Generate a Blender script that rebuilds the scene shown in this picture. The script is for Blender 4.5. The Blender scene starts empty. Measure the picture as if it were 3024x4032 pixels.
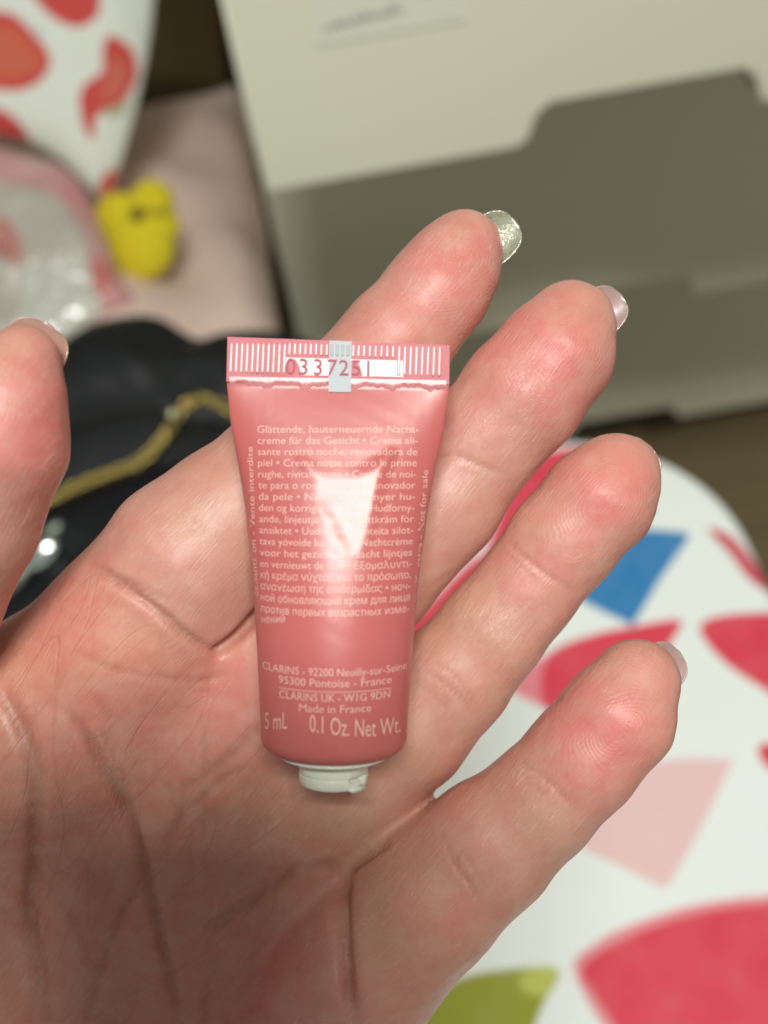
import bpy, bmesh, math, random
import numpy as np
from mathutils import Vector, Matrix
random.seed(7); rng = np.random.default_rng(7)
SC = bpy.context.scene
COL = SC.collection
rad = math.radians
# ------------------------------------------------------------------ camera
FPX = 4133.0                                    # focal length in photo pixels (3024 x 4032)
_F = np.array([0, math.cos(rad(50)), -math.sin(rad(50))])
_U0 = np.array([0, math.sin(rad(50)), math.cos(rad(50))])
_X = np.array([1.0, 0, 0])
_c, _s = math.cos(rad(10)), math.sin(rad(10))
RT = _c * _X - _s * _U0                         # camera right
UP = _s * _X + _c * _U0                         # camera up
CAM = np.array([0, 0, 0.40])
BASIS = np.stack([RT, UP, -_F], 1)              # columns: right, up, back
cam = bpy.data.cameras.new("camera"); camo = bpy.data.objects.new("camera", cam); COL.objects.link(camo)
camo.matrix_world = Matrix([[*BASIS[i], CAM[i]] for i in range(3)] + [[0, 0, 0, 1]])
cam.sensor_fit = 'VERTICAL'; cam.sensor_height = 36; cam.lens = 36 * FPX / 4032
cam.clip_start = 0.01; cam.clip_end = 20
cam.dof.use_dof = True; cam.dof.focus_distance = 0.1280; cam.dof.aperture_fstop = cam.lens / 2.6
SC.camera = camo
# ------------------------------------------------------------------ light
SC.view_settings.view_transform = 'Standard'; SC.view_settings.look = 'None'
SC.view_settings.exposure = 0.0; SC.view_settings.gamma = 1
W = bpy.data.worlds.new("World"); SC.world = W; W.use_nodes = True
W.node_tree.nodes["Background"].inputs[0].default_value = (0.92, 0.90, 0.84, 1)
W.node_tree.nodes["Background"].inputs[1].default_value = 0.25
def c2w(x, y, d): return CAM + BASIS @ np.array([x, y, -d])
HANDC = c2w(0, 0, 0.125)
def lamp(name, up, right, dist, size, power, col):
    d = -_F * math.cos(rad(up)) * math.cos(rad(right)) + UP * math.sin(rad(up)) * math.cos(rad(right)) + RT * math.sin(rad(right))
    L = bpy.data.lights.new(name, 'AREA'); L.shape = 'RECTANGLE'; L.size, L.size_y = size; L.energy = power; L.color = col
    o = bpy.data.objects.new(name, L); COL.objects.link(o)
    p = HANDC + d * dist; o.location = p
    xa_ = RT - d * (RT @ d); xa_ /= np.linalg.norm(xa_); ya_ = np.cross(d, xa_)
    o.rotation_euler = Matrix([[xa_[i], ya_[i], d[i]] for i in range(3)]).to_euler()
    return o
lamp("cool_ceiling_lamp", 17.5, -4, 1.5, (0.27, 0.24), 12.6, (0.97, 0.99, 1.0))
lamp("warm_ceiling_lamp", 17, 6.3, 1.5, (0.275, 0.24), 12.6, (1.0, 0.95, 0.84))
SC.cycles.use_denoising = True
try: SC.cycles.denoiser = 'OPENIMAGEDENOISE'
except Exception: pass
# ------------------------------------------------------------------ helpers
S = 3024 / 1659.0                               # "d" coordinates: photo shown 1659 wide
def ray(u, v): return _F + RT * (u - 1512) / FPX - UP * (v - 2016) / FPX
def at(xd, yd, axis, val):                      # photo point onto the world plane axis = val
    r_ = ray(xd * S, yd * S); return CAM + r_ * (val - CAM[axis]) / r_[axis]
def on_plane(xd, yd, P0, n):
    r_ = ray(xd * S, yd * S); return CAM + r_ * (np.dot(np.array(P0) - CAM, n) / np.dot(r_, n))
def cmm(xd, yd, D):                             # photo point at camera distance D (mm), camera space mm
    return np.array([(xd * S - 1512) / FPX * D, -(yd * S - 2016) / FPX * D, -D])
def tag(o, label=None, cat=None, group=None, kind=None):
    if label: o['label'] = label
    if cat: o['category'] = cat
    if group: o['group'] = group
    if kind: o['kind'] = kind
    return o
def mesh_obj(name, verts, faces, mat, parent=None, smooth=True, loc=None):
    me = bpy.data.meshes.new(name)
    verts = np.asarray(verts, dtype=float)
    if loc is not None: verts = verts - np.asarray(loc)
    me.from_pydata(verts.tolist(), [], [list(map(int, f)) for f in faces]); me.update()
    if mat: me.materials.append(mat)
    if smooth: me.shade_smooth()
    o = bpy.data.objects.new(name, me); COL.objects.link(o)
    if parent: o.parent = parent
    if loc is not None: o.location = loc
    return o
def bm_obj(name, bm, mat, parent=None, smooth=False):
    me = bpy.data.meshes.new(name); bm.to_mesh(me); bm.free()
    me.materials.append(mat)
    if smooth: me.shade_smooth()
    o = bpy.data.objects.new(name, me); COL.objects.link(o)
    if parent: o.parent = parent
    return o
def empty(name, loc, label, cat, group=None):
    o = bpy.data.objects.new(name, None); COL.objects.link(o); o.location = loc
    o.empty_display_size = 0.02
    return tag(o, label, cat, group)
def attr(o, name, arr, kind='FLOAT'):
    a = o.data.attributes.new(name, kind, 'POINT')
    key = {'FLOAT': 'value', 'FLOAT_VECTOR': 'vector', 'FLOAT_COLOR': 'color'}[kind]
    a.data.foreach_set(key, np.asarray(arr, dtype=np.float32).ravel())
class M:                                        # small node-material builder
    def __init__(s, name, base=(.8, .8, .8), rough=.5, **kw):
        s.m = bpy.data.materials.new(name); s.m.use_nodes = True; s.t = s.m.node_tree; s.b = s.t.nodes["Principled BSDF"]
        s.b.inputs["Base Color"].default_value = (*base, 1); s.b.inputs["Roughness"].default_value = rough
        for k, v in kw.items():
            i = s.b.inputs[k.replace('_', ' ')]; i.default_value = v
    def n(s, typ, **kw):
        nd = s.t.nodes.new(typ)
        for k, v in kw.items():
            if k.startswith('in_'):
                kk = k[3:].replace('_', ' ')
                (nd.inputs[int(kk)] if kk.isdigit() else nd.inputs[kk]).default_value = v
            else: setattr(nd, k, v)
        return nd
    def l(s, a, b): s.t.links.new(a, b)
    def noise(s, scale, detail=3, rough=.5, vec=None):
        nd = s.n('ShaderNodeTexNoise', in_Scale=scale, in_Detail=detail, in_Roughness=rough)
        if vec is None: vec = s.coord()
        s.l(vec, nd.inputs['Vector']); return nd.outputs['Fac']
    def coord(s):
        if not hasattr(s, '_tc'): s._tc = s.n('ShaderNodeTexCoord')
        return s._tc.outputs['Object']
    def math(s, op, a, b=None, c=None, clamp=False):
        nd = s.n('ShaderNodeMath', operation=op, use_clamp=clamp)
        for i, x in enumerate((a, b, c)):
            if x is None: continue
            if isinstance(x, (int, float)): nd.inputs[i].default_value = x
            else: s.l(x, nd.inputs[i])
        return nd.outputs[0]
    def mix(s, fac, a, b):
        nd = s.n('ShaderNodeMix', data_type='RGBA')
        for sock, x in ((nd.inputs[0], fac), (nd.inputs[6], a), (nd.inputs[7], b)):
            if isinstance(x, (int, float)): sock.default_value = x
            elif isinstance(x, tuple): sock.default_value = (*x, 1)
            else: s.l(x, sock)
        return nd.outputs[2]
    def remap(s, x, a, b, c=0., d=1.):
        nd = s.n('ShaderNodeMapRange'); s.l(x, nd.inputs[0])
        for i, v in enumerate((a, b, c, d)): nd.inputs[i + 1].default_value = v
        return nd.outputs[0]
    def at(s, name, out='Fac'):
        return s.n('ShaderNodeAttribute', attribute_name=name).outputs[out]
    def bump(s, h, strength, dist, prev=None):
        nd = s.n('ShaderNodeBump'); nd.inputs['Strength'].default_value = strength; nd.inputs['Distance'].default_value = dist
        s.l(h, nd.inputs['Height'])
        if prev is not None: s.l(prev, nd.inputs['Normal'])
        s.l(nd.outputs[0], s.b.inputs['Normal']); return nd.outputs[0]
    def base(s, x): s.l(x, s.b.inputs['Base Color'])
def grid_faces(nu, nv, closed_u=False):
    f = []
    for j in range(nv - 1):
        for i in range(nu if closed_u else nu - 1):
            i2 = (i + 1) % nu
            f.append((j * nu + i, j * nu + i2, (j + 1) * nu + i2, (j + 1) * nu + i))
    return f
def smooth_poly(pts, n):                        # closed Catmull-Rom resample
    P = np.array(pts, float); k = len(P); out = []
    seg = np.linalg.norm(np.roll(P, -1, 0) - P, axis=1); cum = np.r_[0, np.cumsum(seg)]
    for t in np.linspace(0, cum[-1], n, endpoint=False):
        i = min(np.searchsorted(cum, t, side='right') - 1, k - 1); u = (t - cum[i]) / max(seg[i], 1e-9)
        p0, p1, p2, p3 = P[i - 1], P[i], P[(i + 1) % k], P[(i + 2) % k]
        out.append(.5 * (2 * p1 + (p2 - p0) * u + (2 * p0 - 5 * p1 + 4 * p2 - p3) * u * u + (3 * p1 - p0 - 3 * p2 + p3) * u ** 3))
    return np.array(out)
def poly_dist(P, Q):                            # signed distance (inside > 0) of points P to polygon Q
    d = np.full(len(P), 1e9); ins = np.zeros(len(P), bool)
    for i in range(len(Q)):
        a, b = Q[i], Q[(i + 1) % len(Q)]; ab = b - a
        t = np.clip(((P - a) @ ab) / (ab @ ab + 1e-12), 0, 1)
        d = np.minimum(d, np.linalg.norm(P - a - t[:, None] * ab, axis=1))
        c = ((a[1] > P[:, 1]) != (b[1] > P[:, 1]))
        with np.errstate(divide='ignore', invalid='ignore'):
            xi = (b[0] - a[0]) * (P[:, 1] - a[1]) / (b[1] - a[1]) + a[0]
        ins ^= c & (P[:, 0] < xi)
    return np.where(ins, d, -d)
def vnoise(P, freq, seed=0):                    # cheap smooth pseudo-noise from summed sines
    r = np.random.default_rng(seed); o = 0
    for k in range(5):
        d = r.normal(size=P.shape[1]); d /= np.linalg.norm(d)
        o = o + np.sin(P @ d * freq * (1 + .5 * k) + r.uniform(0, 6.28)) / (1 + .4 * k)
    return o / 2.4
def inflated(name, outline, P0, n, thick, mat, parent=None, wrinkle=0.0, freq=60, rings=40, seg=160, seed=1, flat=0.5, smooth_out=True):
    """soft thing with real thickness: a closed outline filled on both sides"""
    n = np.array(n, float); n /= np.linalg.norm(n)
    O = smooth_poly(outline, seg) if smooth_out else np.array(outline, float)
    O3 = np.array([on_plane(x, y, P0, n) for x, y in O]); c = O3.mean(0)
    V = []; rho = 1 - (1 - np.linspace(0, 1, rings)) ** 1.5 if False else np.sin(np.linspace(0, math.pi / 2, rings))
    for side in (1, -1):
        for r_ in rho[1:] if side == 1 else rho[1:-1]:
            h = thick * (1 - r_ ** 4) ** flat
            p = c + (O3 - c) * r_
            if side == 1 and wrinkle: h = h + wrinkle * vnoise(p, freq, seed) * (1 - r_ ** 6)
            V.append(p + side * np.outer(np.broadcast_to(h, len(p)), n))
    nr = rings - 1
    front = np.concatenate(V[:nr]); back = np.concatenate(V[nr:])
    ce = len(front) + len(back)
    allv = np.concatenate([front, back, [c + n * (thick + (wrinkle * vnoise(c[None], freq, seed)[0] if wrinkle else 0))], [c - n * thick]])
    F = grid_faces(seg, nr, True)
    off = len(front)
    F += [tuple(off + np.array(f)[::-1]) for f in grid_faces(seg, nr - 1, True)]
    F += [(ce, i, (i + 1) % seg)[::1] for i in range(seg)] + [(ce + 1, off + (i + 1) % seg, off + i) for i in range(seg)]
    a = (nr - 1) * seg; b = off + (nr - 2) * seg
    F += [(a + i, a + (i + 1) % seg, b + (i + 1) % seg, b + i)[::-1] for i in range(seg)]
    o = mesh_obj(name, allv, F, mat, parent, loc=None if parent else c)
    return o, allv
def to_d(Pw):                                   # world -> photo "d" coordinates
    q = (Pw - CAM) @ BASIS; return np.stack([(q[:, 0] / -q[:, 2] * FPX + 1512) / S, (-q[:, 1] / -q[:, 2] * FPX + 2016) / S], 1)
def paint(o, Pw, base, patches, soft=3.0, coords=None):
    """flat fabric print: colour per vertex from outlines"""
    Q = to_d(Pw) if coords is None else coords
    C = np.tile(np.array([*base, 1.0]), (len(Pw), 1))
    for poly, colr, sf in patches:
        d = poly_dist(Q, smooth_poly(poly, 60))
        w = np.clip(d / (sf * 2) + .5, 0, 1)[:, None]
        C = C * (1 - w) + np.array([*colr, 1.0]) * w
    attr(o, 'print', C, 'FLOAT_COLOR')

# ------------------------------------------------------------------ setting
m_floor = M("floor_wood", (.12, .085, .045), .5)
v = m_floor.n('ShaderNodeMapping'); v.inputs['Scale'].default_value = (3, 40, 3); m_floor.l(m_floor.coord(), v.inputs[0])
m_floor.base(m_floor.mix(m_floor.noise(2.5, 5, .6, v.outputs[0]), (.27, .21, .11), (.17, .125, .06)))
FZ = -0.70
def slab(name, x0, x1, y0, y1, z0, z1, mat, parent=None, bev=0.0, seg=3):
    bm = bmesh.new(); bmesh.ops.create_cube(bm, size=1)
    bmesh.ops.scale(bm, vec=(x1 - x0, y1 - y0, z1 - z0), verts=bm.verts)
    bmesh.ops.translate(bm, vec=((x0 + x1) / 2, (y0 + y1) / 2, (z0 + z1) / 2), verts=bm.verts)
    if bev: bmesh.ops.bevel(bm, geom=bm.edges[:], offset=bev, segments=seg, affect='EDGES', profile=.5)
    return bm_obj(name, bm, mat, parent, smooth=bool(bev))
fl = slab("floor", -1.6, 1.6, -1.0, 2.2, FZ - .03, FZ - .003, m_floor.m); tag(fl, kind='structure')
for i in range(24):
    y0 = -0.3 + i * .09
    b = slab("floorboard", -1.2, 1.2, y0, y0 + .0885, FZ - .002, FZ, m_floor.m, fl)
m_wall = M("wall_paint", (.16, .115, .05), .7)
m_wall.base(m_wall.mix(m_wall.noise(6, 4), (.15, .105, .04), (.10, .07, .03)))
wl = slab("wall", -1.6, 1.6, 1.55, 1.6, FZ, 1.4, m_wall.m); tag(wl, kind='structure')

# ---- chest of drawers
m_dr = M("cream_plastic", (.60, .615, .43), .42)
m_dr.base(m_dr.mix(m_dr.noise(9, 3), (.78, .81, .63), (.81, .82, .64)))
m_dr.bump(m_dr.noise(900, 2), .15, .0005)
m_dk = M("drawer_gap_dark", (.05, .042, .025), .7)
X0, X1 = -0.040, 0.435
chest = empty("chest_of_drawers", ((X0 + X1) / 2, .75, FZ), "cream plastic chest of drawers with top drawer pulled out, standing on the wooden floor", "chest of drawers")
def cpar(o):                                    # parent keeping world coordinates
    o.parent = chest; o.matrix_parent_inverse = Matrix.Translation(-chest.location); return o
cpar(slab("body", X0 + .006, X1 - .006, .975, 1.25, FZ + .03, .40, m_dk.m, bev=.002))
cpar(slab("side_panel", X0 - .003, X0 + .004, .978, 1.25, FZ + .03, .40, m_dk.m))
def drawer(z0, z1, yf, notch=True, name="drawer"):
    X0 = -.0667 * yf; X1 = .77 * yf
    """front panel with a stepped hand-hold cut out of its lower edge"""
    nz = .0225; xa, xb = (.104, .241) if yf < .52 else (.435 * yf - .154, .435 * yf)
    out = [(X0, z0), (xa, z0), (xa + .007, z0 + .004), (xa + .012, z0 + nz - .005), (xa + .019, z0 + nz), (xb - .017, z0 + nz), (xb - .010, z0 + nz - .005), (xb - .005, z0 + .004), (xb + .001, z0), (X1, z0), (X1, z1), (X0, z1)]
    bm = bmesh.new()
    fv = [bm.verts.new((x, yf, z)) for x, z in out]; bm.faces.new(fv)
    r_ = bmesh.ops.extrude_face_region(bm, geom=bm.faces[:])
    bmesh.ops.translate(bm, vec=(0, .022, 0), verts=[e for e in r_['geom'] if isinstance(e, bmesh.types.BMVert)])
    bmesh.ops.recalc_face_normals(bm, faces=bm.faces)
    ed = [e for e in bm.edges if abs(e.verts[0].co.y - yf) < 1e-5 and abs(e.verts[1].co.y - yf) < 1e-5]
    bmesh.ops.bevel(bm, geom=ed, offset=.0028, segments=4, affect='EDGES', profile=.5)
    d = cpar(bm_obj(name, bm, m_dr.m, smooth=True))
    md = d.modifiers.new("w", 'WEIGHTED_NORMAL'); md.keep_sharp = True
    # box of the drawer behind the front, with a lip
    bx = slab("drawer_box", X0 + .012, X1 - .012, yf + .0225, yf + .30, z0 + .026, z1 - .012, m_dr.m, d, .002)
    lip = slab("lip", xa - .004, xb + .004, yf + .010, yf + .021, z1 + .0015, z1 + .0045, m_dr.m, d, .001)
    return d
d0 = drawer(.083, .240, .500)
drawer(.244, .40, .530)
drawer(-.216, .077, .700); drawer(-.645, -.226, .95)
for sx in (X0 + .03, X1 - .03):
    for sy in (1.0, 1.22): cpar(slab("foot", sx - .02, sx + .02, sy - .02, sy + .02, FZ, FZ + .03, m_dk.m, bev=.003))
# paper sticker with smudged writing on the pulled-out drawer
m_st = M("clear_sticker", (.80, .82, .67), .4)
m_ink = M("smudged_ink", (.24, .27, .27), .6)
zs = .170; st = slab("sticker", .007, .081, .4992, .4999, zs - .012, zs + .030, m_st.m, d0)
for j in range(16):
    xx = .012 + j * .0024 + random.uniform(0, .0006); hh = random.uniform(.002, .005)
    sg = slab("ink_mark", xx, xx + .0013, .4988, .4991, zs - .0055 + .0006 * j * .3, zs - .0055 + hh + .0006 * j * .3, m_ink.m, st)
m_ink2 = M("red_ink", (.45, .32, .29), .6)
for j in range(6):
    xx = .060 + j * .0022
    slab("ink_mark", xx, xx + .0012, .4988, .4991, zs + .0035, zs + .0035 + random.uniform(.002, .005), m_ink2.m, st)

# ---- table with printed cloth
m_cloth = M("printed_cloth", (.8, .85, .8), .55)
pc = m_cloth.at('print', 'Color')
m_cloth.base(m_cloth.mix(m_cloth.remap(m_cloth.noise(70, 4), .35, .75, 0, .05), pc, (.80, .86, .80)))
m_cloth.bump(m_cloth.noise(1500, 2), .12, .0004)
WHT = (.84, .91, .87)
RED, BLU, GRN = (.72, .045, .085), (.02, .21, .50), (.30, .33, .012)
LPK, PNK = (.83, .58, .57), (.85, .25, .30)
def D_(pts): return [(x / S, y / S) for x, y in pts]
patches = [
 (D_([(1905, 2205), (1960, 2040), (2030, 1850), (2143, 1784), (2280, 1762), (2400, 1790), (2330, 1880), (2200, 1990), (2088, 2010), (2010, 2120)]), RED, 3),
 (D_([(1500, 2480), (1638, 2420), (1760, 2300), (1880, 2190), (1960, 2200), (1900, 2330), (1700, 2500)]), RED, 3),
 (D_([(2180, 2150), (2390, 2095), (2538, 2085), (2705, 2098), (2715, 2112), (2600, 2280), (2497, 2452), (2480, 2456), (2299, 2370), (2200, 2300)]), BLU, 3),
 (D_([(1990, 2690), (2130, 2590), (2260, 2560), (2260, 2830), (2150, 2790), (2030, 2730)]), PNK, 4),
 (D_([(2130, 2700), (2170, 2570), (2330, 2500), (2500, 2465), (2672, 2440), (2668, 2490), (2560, 2640), (2420, 2820), (2300, 2860), (2161, 2803)]), RED, 3),
 (D_([(2755, 2470), (2820, 2428), (3024, 2412), (3200, 2430), (3200, 2860), (3024, 2725), (2880, 2630), (2790, 2540)]), RED, 3),
 (D_([(2440, 3010), (2568, 2998), (2720, 2985), (2875, 2990), (2880, 3005), (2760, 3260), (2630, 3490), (2605, 3495), (2440, 3410), (2287, 3323), (2300, 3150)]), LPK, 3),
 (D_([(2256, 3790), (2320, 3730), (2443, 3656), (2734, 3562), (3024, 3525), (3260, 3520), (3260, 4400), (2700, 4400), (2420, 4100), (2300, 3920)]), (.80, .30, .33), 3),
 (D_([(2290, 3810), (2450, 3700), (2734, 3600), (3024, 3560), (3260, 3555), (3260, 4400), (2700, 4400), (2450, 4080), (2330, 3900)]), RED, 4),
 (D_([(1500, 4300), (1650, 4000), (1778, 3868), (1965, 3820), (2194, 3818), (2150, 3930), (2100, 4060), (2020, 4400)]), GRN, 5),
 (D_([(2060, 3830), (2190, 3815), (2150, 3920), (2060, 3900)]), (.52, .56, .10), 6),
 (D_([(2985, 2950), (3024, 2925), (3150, 2960), (3120, 3060), (3020, 3020)]), RED, 3),
 (D_([(2790, 2085), (2870, 2105), (2960, 2200), (3050, 2330), (2960, 2290), (2880, 2190)]), (.62, .07, .11), 3),
 (D_([(1480, 3280), (1580, 3200), (1660, 3180), (1650, 3260), (1500, 3400)]), RED, 4),
]
# rounded-corner top, sheet with a hanging hem
def rr_outline(x0, x1, y0, y1, r, n=24):
    pts = []
    for cx, cy, a0 in ((x1 - r, y1 - r, 0), (x0 + r, y1 - r, 90), (x0 + r, y0 + r, 180), (x1 - r, y0 + r, 270)):
        for i in range(n + 1): a = rad(a0 + 90 * i / n); pts.append((cx + r * math.cos(a), cy + r * math.sin(a)))
    return pts
TX0, TX1, TY0, TY1, TR = -.30, .1655, -.10, .3665, .085
nx = 400
gx = np.linspace(-1, 1, nx)
GX, GY = np.meshgrid(gx, gx)
# map square grid -> rounded rectangle by shrinking the corners
hx, hy = (TX1 - TX0) / 2, (TY1 - TY0) / 2
PX, PY = GX * hx, GY * hy
ax, ay = np.abs(PX), np.abs(PY)
ex, ey = np.maximum(ax - (hx - TR), 0), np.maximum(ay - (hy - TR), 0)
mx_ = np.maximum(ex, ey); ln = np.sqrt(ex ** 2 + ey ** 2) + 1e-12
kf = np.where((ex > 0) & (ey > 0), mx_ / ln, 1)
PX = np.sign(PX) * (np.minimum(ax, hx - TR) + ex * kf); PY = np.sign(PY) * (np.minimum(ay, hy - TR) + ey * kf)
V = np.stack([PX + (TX0 + TX1) / 2, PY + (TY0 + TY1) / 2, np.zeros_like(PX)], -1).reshape(-1, 3)
V[:, 2] = .0011 * vnoise(V[:, :2], 26, 5)
edge = np.maximum(np.abs(GX), np.abs(GY)).reshape(-1)
V[:, 2] -= np.where(edge > .975, ((edge - .975) / .025) ** 2 * .006, 0)
F = grid_faces(nx, nx)
m_wood = M("table_wood", (.35, .22, .08), .4)
table = empty("small_table", ((TX0 + TX1) / 2, (TY0 + TY1) / 2, FZ), "small low table with rounded corners under a white patterned cloth", "table")
def tpar(o): o.parent = table; o.matrix_parent_inverse = Matrix.Translation(-table.location); return o
bm = bmesh.new(); vs = [bm.verts.new((x, y, -.0095)) for x, y in rr_outline(TX0 + .002, TX1 - .002, TY0 + .002, TY1 - .002, TR)]; f_ = bm.faces.new(vs)
r_ = bmesh.ops.extrude_face_region(bm, geom=[f_]); bmesh.ops.translate(bm, vec=(0, 0, -.018), verts=[e for e in r_['geom'] if isinstance(e, bmesh.types.BMVert)])
bmesh.ops.recalc_face_normals(bm, faces=bm.faces)
tpar(bm_obj("tabletop", bm, m_wood.m))
for lx in (TX0 + .05, TX1 - .06):
    for ly in (TY0 + .05, TY1 - .06):
        bm = bmesh.new(); bmesh.ops.create_cone(bm, cap_ends=True, segments=20, radius1=.011, radius2=.016, depth=-FZ - .028, matrix=Matrix.Translation((lx, ly, (FZ - .028) / 2)))
        tpar(bm_obj("leg", bm, m_wood.m, smooth=True))
# hanging hem rows appended round the border
bor = [i for i in range(nx)] + [nx * (j + 1) - 1 for j in range(1, nx)] + [nx * nx - 1 - i for i in range(1, nx)] + [nx * (nx - 1 - j) for j in range(1, nx - 1)]
B = V[bor]; rows = [B]
ctr = np.array([(TX0 + TX1) / 2, (TY0 + TY1) / 2, 0])
arc = np.arange(len(bor)) / len(bor)
for kz in range(1, 7):
    out_ = (B - ctr); out_[:, 2] = 0; out_ /= np.linalg.norm(out_, axis=1)[:, None]
    rows.append(B + out_ * (.0012 + .0016 * kz / 6 * np.sin(arc * 2 * math.pi * 46))[:, None] + np.array([0, 0, -.0040 * kz - .001]))
n0 = len(V); nb = len(bor)
V2 = np.concatenate([V] + rows[1:])
F2 = list(F)
def rid(k_, i): return bor[i % nb] if k_ == 0 else n0 + (k_ - 1) * nb + i % nb
for kz in range(6):
    for i in range(nb): F2.append((rid(kz, i + 1), rid(kz, i), rid(kz + 1, i), rid(kz + 1, i + 1)))
cloth = mesh_obj("tablecloth", V2, F2, m_cloth.m, loc=ctr)
Vp = V2.copy(); paint(cloth, Vp, WHT, patches)
tag(cloth, "white tablecloth printed with red, blue, green and pink shapes on the small table", "tablecloth")

# ---- beige-pink blanket heap on a low bench behind left
m_bl = M("blanket", (.45, .33, .27), .85)
m_bl.base(m_bl.mix(m_bl.noise(9, 3), (.86, .64, .55), (.78, .63, .54)))
m_bl.bump(m_bl.noise(160, 3), .3, .002)
BZ = -.10
bench = empty("low_bench", (-.34, .75, FZ), "dark wooden low bench beneath the beige pink blanket", "bench")
def bpar(o): o.parent = bench; o.matrix_parent_inverse = Matrix.Translation(-bench.location); return o
m_bw = M("dark_wood", (.10, .065, .025), .5); m_bw.base(m_bw.mix(m_bw.noise(30, 4), (.12, .08, .03), (.075, .048, .02)))
bpar(slab("seat", -.62, -.082, .395, 1.45, BZ - .05, BZ - .028, m_bw.m, bev=.002))
for sx in (-.60, -.105):
    for sy in (.42, 1.42): bpar(slab("leg", sx - .018, sx + .018, sy - .018, sy + .018, FZ, BZ - .05, m_bw.m, bev=.002))
nu, nv = 160, 220
U_, V_ = np.meshgrid(np.linspace(0, 1, nu), np.linspace(0, 1, nv))
bx = -.60 + U_ * (.535 + .016 * (1 - V_)); by = .40 + V_ * .62
# ragged right/back rims
fold = .012 * np.sin(U_ * 30 + V_ * 9) * np.exp(-((by - .60) / .10) ** 2) * 1.2 + .010 * vnoise(np.stack([bx.ravel(), by.ravel()], 1), 22, 3).reshape(bx.shape)
hump = .055 * np.exp(-(((bx + .14) / .09) ** 2 + ((by - .60) / .12) ** 2))
edge = np.minimum.reduce([U_, 1 - U_, V_, 1 - V_])
bz = BZ + fold + hump - .03 * np.exp(-edge / .02) + .004 * np.sin((bx * 60 + by * 35))
top = np.stack([bx, by, bz], -1).reshape(-1, 3); bot = top.copy(); bot[:, 2] = np.minimum(top[:, 2] - .008, BZ - .024)
bot[:, 2] = BZ - .0265
F = grid_faces(nu, nv); nt = len(top)
F += [tuple(nt + np.array(f)[::-1]) for f in F]
bor = [i for i in range(nu)] + [nu * (j + 1) - 1 for j in range(1, nv)] + [nu * nv - 1 - i for i in range(1, nu)] + [nu * (nv - 1 - j) for j in range(1, nv - 1)]
F += [(bor[(i + 1) % len(bor)], bor[i], nt + bor[i], nt + bor[(i + 1) % len(bor)]) for i in range(len(bor))]
bl = mesh_obj("blanket", np.concatenate([top, bot]), F, m_bl.m, loc=(-.33, .8, BZ))
tag(bl, "rumpled beige pink blanket lying beside the cream drawers", "blanket")

# ---- strawberry cushion
m_cu = M("strawberry_fabric", (.8, .85, .8), .8)
m_cu.base(m_cu.mix(.04, m_cu.at('print', 'Color'), (.5, .5, .4)))
m_cu.bump(m_cu.noise(60, 3), .4, .003)
cu, cv = inflated("cushion", [(-160, -170), (120, -190), (345, -150), (335, -20), (325, 80), (300, 210), (268, 330), (240, 405), (222, 432), (198, 412), (130, 345), (60, 305), (-20, 290), (-160, 270)],
                  (-.21, .80, .02), (.12, -.72, .68), .014, m_cu.m, wrinkle=.0035, freq=45, rings=90, seg=360)
SR, SO = (.66, .055, .05), (.68, .13, .065)
straw = [
 ([(-60, 40), (-10, 25), (35, 35), (75, 75), (103, 110), (108, 140), (90, 172), (55, 192), (10, 195), (-40, 175)], SR, 3),
 ([(-30, 75), (20, 55), (70, 100), (92, 130), (70, 160), (20, 172), (-30, 150)], SO, 9),
 ([(70, -15), (100, -50), (200, -60), (216, 15), (200, 44), (165, 58), (115, 38)], SR, 3),
 ([(232, 78), (260, 85), (290, 115), (296, 165), (280, 200), (255, 230), (220, 243), (205, 262), (203, 300), (188, 290), (175, 250), (172, 205), (190, 175), (220, 155), (222, 110)], SR, 3),
 ([(240, 130), (265, 130), (275, 170), (250, 210), (215, 215), (225, 180)], (.66, .14, .10), 8),
 ([(-40, 235), (10, 240), (50, 275), (62, 305), (20, 300), (-40, 290)], SR, 3),
 ([(225, 242), (262, 225), (282, 205), (272, 235), (245, 255)], (.42, .50, .30), 5),
]
paint(cu, cv, (.84, .90, .81), straw)
tag(cu, "white cushion with red strawberry print hanging above the pink plastic pouch", "cushion")

# ---- pink rimmed clear pouch
m_pp = M("pouch_plastic", (.6, .6, .55), .22, Coat_Weight=.5)
m_pp.base(m_pp.mix(m_pp.remap(m_pp.noise(26, 3), .45, .7, 0, .35), m_pp.at('print', 'Color'), (.66, .64, .58)))
m_pp.bump(m_pp.noise(38, 3, .6), .9, .01)
po, pv = inflated("pouch", [(-160, 330), (-40, 318), (70, 340), (150, 372), (192, 430), (228, 520), (262, 600), (290, 650), (262, 700), (170, 745), (60, 800), (-160, 800)],
                  (-.20, .60, -.035), (.1, -.45, .85), .016, m_pp.m, wrinkle=.0035, freq=70, rings=70, seg=260)
PK1, PK2 = (.62, .30, .29), (.52, .13, .13)
paint(po, pv, PK1, [
 ([(-160, 400), (20, 400), (100, 410), (150, 450), (185, 520), (205, 600), (215, 680), (120, 740), (-160, 790)], (.50, .48, .41), 6),
 ([(0, 470), (30, 490), (50, 540), (45, 575), (10, 560), (-40, 520)], (.52, .20, .17), 6),
 ([(190, 560), (215, 545), (235, 590), (225, 640), (195, 620)], (.60, .17, .15), 6),
 ([(60, 590), (180, 560), (190, 690), (60, 740)], (.58, .60, .52), 8)])
tag(po, "clear plastic pouch with pink rim and crinkled sheen lying below the cushion", "pouch")

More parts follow.
